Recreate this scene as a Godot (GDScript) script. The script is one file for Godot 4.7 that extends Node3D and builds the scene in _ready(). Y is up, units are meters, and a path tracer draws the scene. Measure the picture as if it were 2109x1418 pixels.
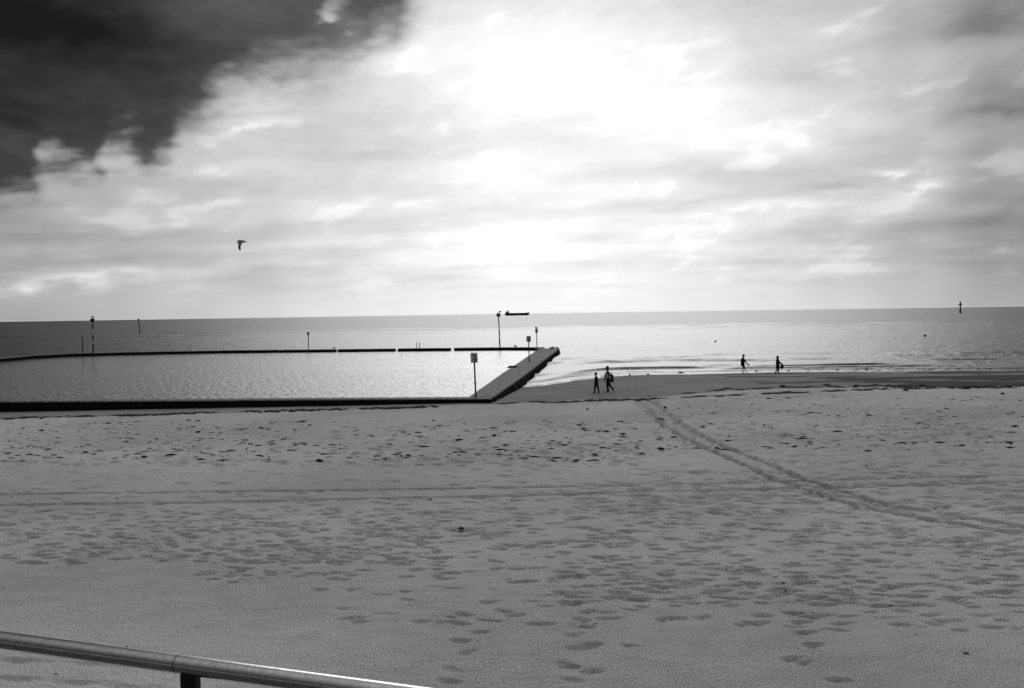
extends Node3D
# A grey beach at low tide seen from the promenade rail: a walled tidal bathing pool,
# a bright overcast sky over the sea, four walkers, gulls and a far coaster.

const EYE := Vector3(0, 5.75, 0)
const FOCAL := 1875.0          # lens in pixels of the 2109 x 1418 photograph
const TOP := 0.72              # crown of the pool walls above the sea
const POOL := 0.30             # level of the pool water
var cam_basis: Basis
var used := {}
var M := {}
var rng := RandomNumberGenerator.new()

# ---------------------------------------------------------------- basics
func lin(v: float) -> float:
	var c := v / 255.0
	return c / 12.92 if c <= 0.04045 else pow((c + 0.055) / 1.055, 2.4)

func grey(a: float) -> Color:                    # linear base colour -> sRGB albedo
	return Color(a, a, a).linear_to_srgb()

func mat(a: float, rough := 0.9, spec := 0.3) -> StandardMaterial3D:
	var m := StandardMaterial3D.new()
	m.albedo_color = grey(a)
	m.roughness = rough
	m.metallic_specular = spec
	return m

# a pixel gives a direction; the point is where that ray meets the level y
func gp(px: float, py: float, y: float) -> Vector3:
	var d := cam_basis * Vector3((px - 1054.5) / FOCAL, (709.0 - py) / FOCAL, -1.0)
	return EYE + d * ((y - EYE.y) / d.y)

# the point of that ray at a given distance out to sea
func gz(px: float, py: float, dist: float) -> Vector3:
	var d := cam_basis * Vector3((px - 1054.5) / FOCAL, (709.0 - py) / FOCAL, -1.0)
	return EYE + d * (dist / -d.z)

func numbered(called: String) -> String:
	if not used.has(called):
		used[called] = 0
		return called
	used[called] += 1
	return "%s_%03d" % [called, used[called]]

func tag(o: Node3D, label: String, category: String, group := "", kind := "") -> void:
	if label: o.set_meta("label", label)
	if category: o.set_meta("category", category)
	if group: o.set_meta("group", group)
	if kind: o.set_meta("kind", kind)

func thing(called: String, label: String, category: String, at := Vector3.ZERO, turn := 0.0, group := "") -> Node3D:
	var o := Node3D.new()
	o.name = numbered(called)
	add_child(o)
	o.position = at
	o.rotation.y = turn
	tag(o, label, category, group)
	return o

func part(called: String, mesh: Mesh, material: Material, parent: Node3D, at := Vector3.ZERO) -> MeshInstance3D:
	var o := MeshInstance3D.new()
	o.name = called
	o.mesh = mesh
	if material: o.material_override = material
	parent.add_child(o, true)
	o.position = at
	return o

func solo(called: String, mesh: Mesh, material: Material, at := Vector3.ZERO) -> MeshInstance3D:
	var o := MeshInstance3D.new()
	o.name = numbered(called)
	o.mesh = mesh
	if material: o.material_override = material
	add_child(o)
	o.position = at
	return o

func copy(o: Node3D, at: Vector3, turn: float, label := "", group := "") -> Node3D:
	var base: String = o.name
	var c: Node3D = o.duplicate()
	c.name = numbered(base)
	add_child(c)
	c.position = at
	c.rotation.y = turn
	if label: c.set_meta("label", label)
	if group: c.set_meta("group", group)
	return c

# ---------------------------------------------------------------- mesh makers
func indexed(v: PackedVector3Array, idx: PackedInt32Array, colors := PackedColorArray()) -> ArrayMesh:
	var n := PackedVector3Array()
	n.resize(v.size())
	for t in range(0, idx.size(), 3):
		var a := v[idx[t]]
		var c := (v[idx[t + 2]] - a).cross(v[idx[t + 1]] - a)
		n[idx[t]] += c
		n[idx[t + 1]] += c
		n[idx[t + 2]] += c
	for i in n.size():
		n[i] = n[i].normalized()
	var arr := []
	arr.resize(Mesh.ARRAY_MAX)
	arr[Mesh.ARRAY_VERTEX] = v
	arr[Mesh.ARRAY_NORMAL] = n
	arr[Mesh.ARRAY_INDEX] = idx
	if colors.size(): arr[Mesh.ARRAY_COLOR] = colors
	var m := ArrayMesh.new()
	m.add_surface_from_arrays(Mesh.PRIMITIVE_TRIANGLES, arr)
	return m

func quad(st: SurfaceTool, a: Vector3, b: Vector3, c: Vector3, d: Vector3) -> void:
	for p in [a, b, c, a, c, d]:
		st.add_vertex(p)

func new_st() -> SurfaceTool:
	var st := SurfaceTool.new()
	st.begin(Mesh.PRIMITIVE_TRIANGLES)
	st.set_smooth_group(-1)
	return st

func done(st: SurfaceTool) -> ArrayMesh:
	st.generate_normals()
	return st.commit()

# box with chamfered edges between two corners
func bevel_box(st: SurfaceTool, lo: Vector3, hi: Vector3, b: float) -> void:
	var c := (lo + hi) * 0.5
	var h := (hi - lo) * 0.5
	b = minf(b, minf(h.x, minf(h.y, h.z)) * 0.45)
	for ax in 3:
		var u := (ax + 1) % 3
		var w := (ax + 2) % 3
		for s in [-1.0, 1.0]:
			var q := []
			for k in [[-1, -1], [1, -1], [1, 1], [-1, 1]]:
				var p := Vector3.ZERO
				p[ax] = s * h[ax]
				p[u] = k[0] * (h[u] - b)
				p[w] = k[1] * (h[w] - b)
				q.append(c + p)
			if s > 0: quad(st, q[3], q[2], q[1], q[0])
			else: quad(st, q[0], q[1], q[2], q[3])
		for su in [-1.0, 1.0]:                    # edges that run along ax
			for sw in [-1.0, 1.0]:
				var e := []
				for k in [[-1, 0], [1, 0], [1, 1], [-1, 1]]:
					var p := Vector3.ZERO
					p[ax] = k[0] * (h[ax] - b)
					p[u] = su * (h[u] if k[1] == 0 else h[u] - b)
					p[w] = sw * (h[w] - b if k[1] == 0 else h[w])
					e.append(c + p)
				if su * sw > 0: quad(st, e[3], e[2], e[1], e[0])
				else: quad(st, e[0], e[1], e[2], e[3])
	for sx in [-1.0, 1.0]:
		for sy in [-1.0, 1.0]:
			for sz in [-1.0, 1.0]:
				var s := Vector3(sx, sy, sz)
				var t := []
				for ax in 3:
					var p := (h - Vector3(b, b, b)) * s
					p[ax] = h[ax] * s[ax]
					t.append(c + p)
				if sx * sy * sz > 0: t.reverse()
				for p in t: st.add_vertex(p)

func box_mesh(size: Vector3, b := 0.01, at := Vector3.ZERO) -> ArrayMesh:
	var st := new_st()
	bevel_box(st, at - size * 0.5, at + size * 0.5, b)
	return done(st)

# round bar along a polyline with a radius per point
func tube(pts: Array, radii: Array, sides := 10) -> ArrayMesh:
	var v := PackedVector3Array()
	var idx := PackedInt32Array()
	var n := pts.size()
	for i in n:
		var dir: Vector3 = (pts[mini(i + 1, n - 1)] - pts[maxi(i - 1, 0)]).normalized()
		var side := dir.cross(Vector3.UP if absf(dir.y) < 0.9 else Vector3.RIGHT).normalized()
		var up := side.cross(dir)
		for k in sides:
			var a := TAU * k / sides
			v.append(pts[i] + (side * cos(a) + up * sin(a)) * radii[i])
	for i in n - 1:
		for k in sides:
			var a := i * sides + k
			var b := i * sides + (k + 1) % sides
			idx.append_array([a, b, a + sides, b, b + sides, a + sides])
	var c0 := v.size()
	v.append(pts[0])
	v.append(pts[n - 1])
	for k in sides:
		idx.append_array([c0, (k + 1) % sides, k])
		idx.append_array([c0 + 1, (n - 1) * sides + k, (n - 1) * sides + (k + 1) % sides])
	return indexed(v, idx)

# smooth union of tapered capsules [a, b, ra, rb], meshed as surface nets
func blob(prims: Array, cell: float, k := 0.03) -> ArrayMesh:
	var lo := Vector3(1e9, 1e9, 1e9)
	var hi := -lo
	for p in prims:
		for e in 2:
			var r: float = p[2 + e]
			var q: Vector3 = p[e]
			lo = lo.min(q - Vector3(r, r, r))
			hi = hi.max(q + Vector3(r, r, r))
	lo -= Vector3.ONE * cell * 2.5
	hi += Vector3.ONE * cell * 2.5
	var nx := int((hi.x - lo.x) / cell) + 2
	var ny := int((hi.y - lo.y) / cell) + 2
	var nz := int((hi.z - lo.z) / cell) + 2
	var val := PackedFloat32Array()
	val.resize(nx * ny * nz)
	val.fill(1.0)
	for p in prims:
		var a: Vector3 = p[0]
		var b: Vector3 = p[1]
		var ra: float = p[2]
		var rb: float = p[3]
		var pad := maxf(ra, rb) + k + 2.0 * cell
		var ba := b - a
		var bb := maxf(ba.length_squared(), 1e-9)
		var l := (a.min(b) - Vector3(pad, pad, pad) - lo) / cell
		var h := (a.max(b) + Vector3(pad, pad, pad) - lo) / cell
		for z in range(maxi(0, int(l.z)), mini(nz, int(h.z) + 1)):
			for y in range(maxi(0, int(l.y)), mini(ny, int(h.y) + 1)):
				for x in range(maxi(0, int(l.x)), mini(nx, int(h.x) + 1)):
					var q := lo + Vector3(x, y, z) * cell - a
					var t := clampf(q.dot(ba) / bb, 0.0, 1.0)
					var d := (q - ba * t).length() - lerpf(ra, rb, t)
					var i := (z * ny + y) * nx + x
					var o := val[i]
					var e := maxf(k - absf(o - d), 0.0)
					val[i] = minf(o, d) - e * e / (4.0 * k)
	var at := {}
	var v := PackedVector3Array()
	var idx := PackedInt32Array()
	var corner := [Vector3i(0, 0, 0), Vector3i(1, 0, 0), Vector3i(0, 1, 0), Vector3i(1, 1, 0), Vector3i(0, 0, 1), Vector3i(1, 0, 1), Vector3i(0, 1, 1), Vector3i(1, 1, 1)]
	var edges := [[0, 1], [2, 3], [4, 5], [6, 7], [0, 2], [1, 3], [4, 6], [5, 7], [0, 4], [1, 5], [2, 6], [3, 7]]
	var step := [1, nx, nx * ny]
	for z in nz - 1:
		for y in ny - 1:
			for x in nx - 1:
				var i := (z * ny + y) * nx + x
				var inside := 0
				for c in 8:
					if val[i + (c & 1) + (c >> 1 & 1) * nx + (c >> 2) * nx * ny] < 0.0: inside += 1
				if inside == 0 or inside == 8: continue
				var sum := Vector3.ZERO
				var cnt := 0
				for e in edges:
					var c0: Vector3i = corner[e[0]]
					var c1: Vector3i = corner[e[1]]
					var v0 := val[i + c0.x + c0.y * nx + c0.z * nx * ny]
					var v1 := val[i + c1.x + c1.y * nx + c1.z * nx * ny]
					if (v0 < 0.0) != (v1 < 0.0):
						sum += Vector3(c0).lerp(Vector3(c1), v0 / (v0 - v1))
						cnt += 1
				at[i] = v.size()
				v.append(lo + (Vector3(x, y, z) + sum / cnt) * cell)
	for i in at:
		for ax in 3:
			var j: int = i + step[ax]
			if j >= val.size() or (val[i] < 0.0) == (val[j] < 0.0): continue
			var s1: int = step[(ax + 1) % 3]
			var s2: int = step[(ax + 2) % 3]
			if not (at.has(i - s1) and at.has(i - s2) and at.has(i - s1 - s2)): continue
			var q := [at[i], at[i - s1], at[i - s1 - s2], at[i - s2]]
			if val[i] < 0.0: idx.append_array([q[0], q[2], q[1], q[0], q[3], q[2]])
			else: idx.append_array([q[0], q[1], q[2], q[0], q[2], q[3]])
	return indexed(v, idx)

# a lump of weed: flattened, ragged
func weed_mesh(seed: int) -> ArrayMesh:
	var r := RandomNumberGenerator.new()
	r.seed = seed
	var v := PackedVector3Array()
	var idx := PackedInt32Array()
	var rings := 5
	var segs := 14
	v.append(Vector3(0, 0.5 * r.randf_range(0.7, 1.0), 0))
	for i in range(1, rings + 1):
		var t := float(i) / rings
		for k in segs:
			var a := TAU * k / segs
			var rad := t * (1.0 + r.randf_range(-0.28, 0.28) * t)
			v.append(Vector3(cos(a) * rad, 0.5 * (1.0 - t * t) * r.randf_range(0.5, 1.25) - (0.12 if i == rings else 0.0), sin(a) * rad))
	for k in segs:
		idx.append_array([0, 1 + k, 1 + (k + 1) % segs])
	for i in rings - 1:
		for k in segs:
			var a := 1 + i * segs + k
			var b := 1 + i * segs + (k + 1) % segs
			idx.append_array([a, a + segs, b, b, a + segs, b + segs])
	return indexed(v, idx)

# ---------------------------------------------------------------- sky
# brightness of the open cloud layer read off the sky in view, as display levels:
# one row for every 2 degrees of height, one column for every 4 degrees from -32 to 32
const CLOUDS := [
	[165, 170, 186, 197, 213, 229, 238, 244, 248, 249, 244, 236, 227, 215, 196, 175, 168],
	[157, 182, 189, 201, 203, 221, 232, 241, 246, 246, 242, 234, 220, 206, 190, 165, 154],
	[159, 168, 183, 200, 209, 223, 234, 243, 249, 249, 241, 232, 221, 208, 188, 155, 144],
	[165, 168, 181, 198, 211, 222, 232, 243, 250, 251, 246, 239, 234, 208, 200, 163, 150],
	[165, 170, 188, 196, 210, 222, 228, 234, 242, 243, 239, 224, 215, 208, 198, 165, 157],
	[174, 177, 186, 196, 214, 215, 222, 229, 241, 248, 248, 243, 237, 230, 214, 178, 162],
	[170, 172, 182, 193, 207, 208, 217, 228, 243, 250, 250, 243, 233, 218, 199, 150, 127],
	[170, 172, 180, 189, 197, 205, 216, 227, 241, 248, 249, 238, 222, 209, 198, 167, 140],
	[170, 171, 179, 187, 194, 202, 218, 237, 246, 248, 240, 230, 220, 208, 183, 138, 115],
	[170, 171, 178, 185, 192, 198, 211, 227, 234, 238, 230, 219, 206, 196, 184, 165, 150],
	[170, 171, 178, 185, 191, 197, 209, 222, 229, 235, 230, 222, 212, 206, 200, 194, 188]]
# lower edge of the storm cloud, as azimuth and height in degrees
const STORM := [[-180, 60], [-120, 40], [-90, 24], [-60, 11], [-40, 6.6], [-30.5, 6.1], [-29.1, 6.6], [-27.7, 7.0], [-26.9, 8.6], [-25.7, 8.0], [-24.3, 8.4], [-23.8, 9.7], [-22.7, 9.9], [-21.7, 8.7], [-20.4, 9.1], [-19.6, 10.6], [-18.1, 11.8], [-16.7, 12.9], [-14.4, 13.8], [-11.0, 14.2], [-8.6, 15.1], [-6.8, 16.4], [-5.6, 19], [-2, 26], [8, 40], [30, 60], [180, 80]]
# single wisps: azimuth, height, half width, half height in degrees, and how much lighter or darker
const WISPS := [[23.2, 7.9, 2.2, 0.2, 40], [15.0, 6.1, 3.6, 0.32, 26], [24.8, 7.1, 1.4, 0.5, 30], [-14.8, 11.7, 2.4, 0.3, 34], [-26.4, 2.2, 2.4, 0.5, 40], [-23.5, 2.6, 3.0, 0.25, 24], [20.0, 6.8, 2.5, 0.2, 24],
	[13.5, 8.6, 6.5, 0.9, -18], [20.5, 7.0, 6.0, 0.6, -16], [27.0, 15.0, 3.5, 0.5, -30], [27.5, 10.6, 3.5, 0.6, -34], [18.5, 13.6, 4.0, 0.7, -18], [9.0, 6.6, 4.0, 0.35, -18], [-8.5, 9.8, 6.0, 0.4, -12], [-18.0, 5.0, 7.0, 0.5, -12], [-6.0, 2.2, 7.0, 0.35, -10], [22.0, 4.2, 7.0, 0.6, -12], [6.0, 11.9, 6.0, 0.3, -12], [2.0, 15.2, 3.0, 0.5, -14]]
var nz1 := FastNoiseLite.new()
var nz2 := FastNoiseLite.new()
var nz3 := FastNoiseLite.new()

func storm_edge(az: float) -> float:
	for i in STORM.size() - 1:
		if az < STORM[i + 1][0]:
			return lerpf(STORM[i][1], STORM[i + 1][1], (az - STORM[i][0]) / (STORM[i + 1][0] - STORM[i][0]))
	return 80.0

func sky_light(az: float, el: float) -> float:
	var er := deg_to_rad(el)
	# noise on a flat cloud deck, so that streaks close up towards the horizon
	var away := 1.0 / (sin(er) + 0.09)
	var deck := Vector2(sin(deg_to_rad(az)), cos(deg_to_rad(az))) * away * cos(er)
	var n := nz1.get_noise_2d(deck.x * 60.0 + deck.y * 14.0, deck.y * 95.0)
	var puff := nz2.get_noise_2d(az * 6.0, el * 17.0 - az * 2.2)
	var fine := nz3.get_noise_2d(az * 13.0, el * 34.0 - az * 3.0)
	var overcast := (0.055 + 1.05 * pow(sin(er), 2.6)) * (1.0 + 0.3 * n + 0.12 * puff)
	# the bright opening over the sea
	var fx := clampf((az + 32.0) / 4.0, 0.0, 15.999)
	var fy := clampf((el + 0.5 * puff) / 2.0, 0.0, 9.999)
	var ix := int(fx)
	var iy := int(fy)
	var tx := smoothstep(0.0, 1.0, fx - ix)
	var ty := smoothstep(0.0, 1.0, fy - iy)
	var level := lerpf(lerpf(CLOUDS[iy][ix], CLOUDS[iy][ix + 1], tx), lerpf(CLOUDS[iy + 1][ix], CLOUDS[iy + 1][ix + 1], tx), ty)
	var low := smoothstep(0.3, 3.5, el)
	level += (22.0 * n + 13.0 * puff + 7.0 * fine) * low - 1.5
	for k in WISPS:
		var wx: float = (az - k[0] + 1.6 * puff) / k[2]
		var wy: float = (el - k[1] + 0.5 * puff + 0.35 * fine - 0.04 * (az - k[0])) / k[3]
		level += k[4] * exp(-wx * wx - wy * wy) * (0.8 + 0.9 * fine)
	# torn light edges
	level += 14.0 * smoothstep(0.2, 0.5, puff + 0.35 * n + 0.3 * fine) * low
	var open := lin(clampf(level, 20.0, 300.0))
	var near := (1.0 - smoothstep(30.0, 46.0, absf(az))) * (1.0 - smoothstep(22.0, 48.0, el))
	var light := lerpf(overcast, open, near)
	var dx := (az - 3.5) / 9.0
	var dy := (el - 12.0) / 7.0
	light += 0.09 * exp(-0.5 * (dx * dx + dy * dy)) * (1.0 + 0.5 * n)
	# the storm cloud
	var rag := nz2.get_noise_2d(az * 9.0 + 300.0, el * 14.0) * 1.0 + fine * 1.2
	var over := el - storm_edge(az + 0.7 * puff) + rag
	var soft := lerpf(1.1, 2.7, smoothstep(-24.0, -10.0, az))
	var veil := smoothstep(-soft, soft * 1.4, over)
	var tone := 60.0 + 26.0 * nz1.get_noise_2d(az * 2.2 + 80.0, el * 7.0 + az * 1.1) + 12.0 * puff + 8.0 * fine
	tone += 18.0 * smoothstep(-30.0, -12.0, az) - 22.0 * smoothstep(11.0, 17.0, el) * smoothstep(-17.0, -27.0, az) - 16.0 * exp(-pow((el - 15.6 + 0.1 * (az + 20.0)) / 1.5, 2.0))
	tone += 40.0 * exp(-maxf(over, 0.0) / 1.2) + 70.0 * exp(-pow((az + 10.4 + puff * 2.0) / 1.1, 2.0) - pow((el - 18.5 + fine * 2.0) / 1.1, 2.0)) * (0.8 + 1.2 * fine)
	var storm := lerpf(lin(clampf(tone, 18.0, 200.0)), overcast * 0.8, smoothstep(20.0, 44.0, el))
	storm = lerpf(storm, overcast * 0.85, smoothstep(34.0, 70.0, absf(az)))
	storm = maxf(storm, 0.05 * (1.0 - smoothstep(9.5, 13.5, el)) * (1.0 + 0.4 * fine + 0.3 * puff))
	return maxf(lerpf(light, storm, veil), 0.012)

func make_sky() -> Image:
	for a in [[nz1, 11, 0.011, 5], [nz2, 23, 0.016, 5], [nz3, 37, 0.03, 4]]:
		a[0].seed = a[1]
		a[0].frequency = a[2]
		a[0].noise_type = FastNoiseLite.TYPE_SIMPLEX_SMOOTH
		a[0].fractal_octaves = a[3]
	var w := 4096
	var h := 2048
	var img := Image.create(1024, 512, false, Image.FORMAT_RGBF)
	for y in 512:
		var el := 90.0 - (y + 0.5) * 180.0 / 512.0
		for x in 1024:
			var l := 0.6 if el < 0.0 else sky_light((x + 0.5) * 360.0 / 1024.0 - 180.0, el)
			img.set_pixel((x + 512) % 1024, y, Color(l, l, l))
	img.resize(w, h, Image.INTERPOLATE_BILINEAR)
	for y in range(int(h * 0.5 - 28.0 / 180.0 * h), h / 2 + 3):
		var el := 90.0 - (y + 0.5) * 180.0 / h
		for x in range(int(w * 0.5 - 42.0 / 360.0 * w), int(w * 0.5 + 42.0 / 360.0 * w)):
			var l := sky_light((x + 0.5) * 360.0 / w - 180.0, maxf(el, 0.0))
			img.set_pixel((x + w / 2) % w, y, Color(l, l, l))
	return img

# ---------------------------------------------------------------- textures
func noise_tex(seed: int, freq: float, octaves: int, lo: float, hi: float, size := 1024, normal := 0.0) -> NoiseTexture2D:
	var n := FastNoiseLite.new()
	n.seed = seed
	n.frequency = freq
	n.noise_type = FastNoiseLite.TYPE_SIMPLEX
	n.fractal_octaves = octaves
	var t := NoiseTexture2D.new()
	t.width = size
	t.height = size
	t.seamless = true
	t.noise = n
	if normal > 0.0:
		t.as_normal_map = true
		t.bump_strength = normal
	else:
		var g := Gradient.new()
		g.set_color(0, Color(lo, lo, lo))
		g.set_color(1, Color(hi, hi, hi))
		t.color_ramp = g
	return t

func triplanar(m: StandardMaterial3D, scale: Vector3) -> void:
	m.uv1_triplanar = true
	m.uv1_world_triplanar = true
	m.uv1_scale = scale

func make_materials() -> void:
	var s := mat(1.0, 0.95, 0.15)
	s.vertex_color_use_as_albedo = true
	s.albedo_texture = noise_tex(5, 0.3, 3, 0.38, 1.0)
	s.heightmap_enabled = true
	s.heightmap_texture = noise_tex(8, 0.06, 5, 0.0, 1.0)
	s.heightmap_scale = 1.6
	triplanar(s, Vector3(0.11, 0.11, 0.11))
	M.sand = s
	var w := mat(0.022, 0.36, 0.25)
	w.normal_enabled = true
	w.normal_texture = noise_tex(14, 0.02, 5, 0, 1, 1024, 5.0)
	w.normal_scale = 0.6
	triplanar(w, Vector3(0.022, 0.05, 0.05))
	M.sea = w
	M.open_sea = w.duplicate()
	M.open_sea.roughness = 0.43  # raised above the inshore water to darken the far band
	var p := mat(0.022, 0.2, 0.25)
	p.normal_enabled = true
	p.normal_texture = noise_tex(19, 0.05, 5, 0, 1, 2048, 10.0)
	p.normal_scale = 0.24
	triplanar(p, Vector3(0.0125, 0.01, 0.01))
	p.uv1_offset = Vector3(-0.15, 0.5, 0.5)
	M.pool = p
	var c := mat(0.24, 0.85, 0.3)
	c.albedo_texture = noise_tex(31, 0.02, 6, 0.25, 1.0, 512)
	c.heightmap_enabled = true
	c.heightmap_texture = noise_tex(33, 0.09, 4, 0, 1, 512)
	c.heightmap_scale = 1.0
	triplanar(c, Vector3(0.25, 0.25, 0.25))
	M.concrete = c
	var a := mat(0.02, 0.95, 0.08)
	a.albedo_texture = noise_tex(41, 0.05, 5, 0.4, 1.0, 512)
	triplanar(a, Vector3(0.4, 0.4, 0.4))
	M.algae = a
	M.weed = mat(0.018, 0.8, 0.12)
	M.dark = mat(0.02, 0.8, 0.15)
	M.cloth = mat(0.022, 0.95, 0.1)
	M.pale_cloth = mat(0.45, 0.95, 0.1)
	M.skin = mat(0.09, 0.7, 0.2)
	M.hair = mat(0.015, 0.8, 0.15)
	M.post = mat(0.05, 0.7, 0.2)
	M.white_paint = mat(0.6, 0.6, 0.3)
	M.black_paint = mat(0.012, 0.6, 0.2)
	M.board = mat(0.5, 0.6, 0.3)
	M.print = mat(0.04, 0.7, 0.2)
	M.gull_white = mat(0.6, 0.9, 0.1)
	M.gull_grey = mat(0.14, 0.9, 0.1)
	M.gull_black = mat(0.015, 0.9, 0.1)
	M.hull = mat(0.02, 0.6, 0.2)
	M.ship_white = mat(0.5, 0.6, 0.2)
	M.ship_grey = mat(0.12, 0.6, 0.2)
	M.steel = mat(0.3, 0.5, 0.4)
	var r := mat(0.52, 0.24, 0.5)
	r.metallic = 1.0
	r.albedo_texture = noise_tex(63, 0.04, 6, 0.8, 1.0, 512)
	r.heightmap_enabled = true
	r.heightmap_texture = noise_tex(61, 0.03, 4, 0, 1, 512)
	r.heightmap_scale = 0.008
	triplanar(r, Vector3(2, 2, 2))
	M.rail = r

# ---------------------------------------------------------------- beach
const SHORE := [[-90, 66.0], [-3, 66.5], [0.2, 70.6], [2.5, 72.6], [5.2, 77.3], [8.5, 81.4], [10.9, 82.9], [19.8, 83.5], [24.4, 83.8], [35, 82.7], [46, 81.5], [120, 76]]
const WRACK := [[-90, 42.0], [-27.3, 48.5], [-14.9, 50.4], [-1.5, 52.6], [4.3, 54.8], [7.8, 55.6], [17.8, 61.0], [23.6, 60.0], [33, 59.4], [120, 54]]
var wall_a: Vector3      # front edge of the near pool wall
var wall_b: Vector3
var walk_slope := 0.1     # how far the walkway drifts sideways for every metre out
var und := FastNoiseLite.new()
var rip := FastNoiseLite.new()
var pat := FastNoiseLite.new()

func along(list: Array, x: float) -> float:
	if x <= list[0][0]: return list[0][1]
	for i in list.size() - 1:
		if x < list[i + 1][0]:
			return lerpf(list[i][1], list[i + 1][1], (x - list[i][0]) / (list[i + 1][0] - list[i][0]))
	return list[list.size() - 1][1]

# height of the smooth beach; d is the distance out from the promenade
func beach(x: float, d: float) -> float:
	var w := along(WRACK, x)
	if d <= w:
		return 0.5 + (w - d) * 0.0135
	var s := along(SHORE, x)
	var t := (d - w) / (s - w)
	var y := 0.5 * (1.0 - t) if t < 1.0 else -0.03 * (d - s)
	var flank := wall_b.x + maxf(d + wall_b.z, 0.0) * walk_slope
	var left := 1.0 - smoothstep(-1.3, -0.4, x - flank)
	if left > 0.0:
		var f := (x - wall_a.x) / (wall_b.x - wall_a.x)
		var wd := -lerpf(wall_a.z, wall_b.z, f)
		var foot := lerpf(0.05, 0.47, clampf(f, -0.3, 1.0))
		var y2 := lerpf(0.5, foot, smoothstep(0.0, 1.0, clampf((d - w) / maxf(wd - w, 0.5), 0.0, 1.0)))
		if d > wd + 0.3: y2 = foot - (d - wd - 0.3) * 1.2
		y = lerpf(y, y2, left)
	return maxf(y, -2.2)

func ground(px: float, py: float) -> Vector3:      # pixel -> point on the beach
	var y := 0.6
	var p := gp(px, py, y)
	for i in 6:
		y = beach(p.x, -p.z)
		p = gp(px, py, y)
	return p

func make_beach() -> void:
	und.seed = 3
	und.frequency = 0.35
	und.fractal_octaves = 3
	rip.seed = 9
	rip.frequency = 1.0
	rip.fractal_octaves = 3
	pat.seed = 21
	pat.frequency = 0.12
	pat.fractal_octaves = 4
	var zs := PackedFloat32Array()
	var d := 5.0
	while d < 128.0:
		zs.append(d)
		d += clampf(d * d / 8500.0, 0.03, 1.3) if d > 10.0 else 0.12
	var cols := 900
	var rows := zs.size()
	var v := PackedVector3Array()
	v.resize(rows * cols)
	var col := PackedColorArray()
	col.resize(rows * cols)
	for j in rows:
		var dd := zs[j]
		var half := 0.72 * dd + 8.0
		for i in cols:
			var x := (2.0 * i / (cols - 1) - 1.0) * half
			var w := along(WRACK, x) + 0.5 * pat.get_noise_2d(x * 4.0, dd * 3.0)
			var y := beach(x, dd)
			var p := pat.get_noise_2d(x * 0.7, dd * 0.7)
			y += 0.02 * und.get_noise_2d(x * 0.4, dd * 0.8) + 0.007 * rip.get_noise_2d(x * 0.9, dd * 2.6) * (1.2 + p)
			# dry sand, wet sand below the wrack line, dark weedy stains on the right
			var wet := smoothstep(-0.25, 0.35, dd - w)
			y += 0.05 * smoothstep(-1.2, -0.1, dd - w) * (1.0 - smoothstep(-0.1, 0.2, dd - w)) * (0.6 + p)
			if wet < 0.5 and dd > 30.0:
				y += 0.03 * rip.get_noise_2d(x * 1.7 + 40.0, dd * 1.1) * smoothstep(30.0, 42.0, dd)
			var a := lerpf(0.66, 0.33, wet) * (1.0 + 0.26 * p + 0.12 * und.get_noise_2d(x * 3.0, dd * 5.0))
			if wet > 0.0 and x > 18.0:
				a *= 1.0 - 0.75 * wet * smoothstep(0.0, 0.22, pat.get_noise_2d(x * 0.5 + 9.0, dd * 1.3) + 0.42 * smoothstep(18.0, 34.0, x) - 0.016 * absf(dd - w - 6.0))
			v[j * cols + i] = Vector3(x, y, -dd)
			col[j * cols + i] = Color(a, a, a)
	# dents: [place, half width across, half width away, depth, turn]
	var dents := make_dents()
	for t in dents:
		var c: Vector3 = t[0]
		var a: float = t[1]
		var b: float = t[2]
		# no finer than the sand's own facets there
		b = maxf(b, c.z * c.z / 8500.0 * 0.85)
		a = maxf(a, -c.z * 0.0022)
		var r := maxf(a, b) * 2.6
		var j0 := zs.bsearch(-c.z - r)
		var j1 := mini(zs.bsearch(-c.z + r), rows)
		var ct := cos(t[4])
		var sn := sin(t[4])
		for j in range(j0, j1):
			var half := 0.72 * zs[j] + 8.0
			var i0 := clampi(int(((c.x - r) / half + 1.0) * 0.5 * (cols - 1)), 0, cols - 1)
			var i1 := clampi(int(((c.x + r) / half + 1.0) * 0.5 * (cols - 1)) + 1, 0, cols - 1)
			for i in range(i0, i1 + 1):
				var q := v[j * cols + i]
				var dx := q.x - c.x
				var dz := -q.z + c.z
				var u := (dx * ct + dz * sn) / a
				var w := (-dx * sn + dz * ct) / b
				w = w / (1.3 if w < 0.0 else 0.7)
				var e := u * u + w * w
				if e < 6.0:
					v[j * cols + i].y -= t[3] * exp(-e * e)
	var idx := PackedInt32Array()
	idx.resize((rows - 1) * (cols - 1) * 6)
	var k := 0
	for j in rows - 1:
		for i in cols - 1:
			var q := j * cols + i
			idx[k] = q
			idx[k + 1] = q + cols
			idx[k + 2] = q + 1
			idx[k + 3] = q + 1
			idx[k + 4] = q + cols
			idx[k + 5] = q + cols + 1
			k += 6
	var o := solo("beach_sand", indexed(v, idx, col), M.sand)
	tag(o, "grey rippled sand beach with tyre ruts and footprints", "beach", "", "structure")

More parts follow.
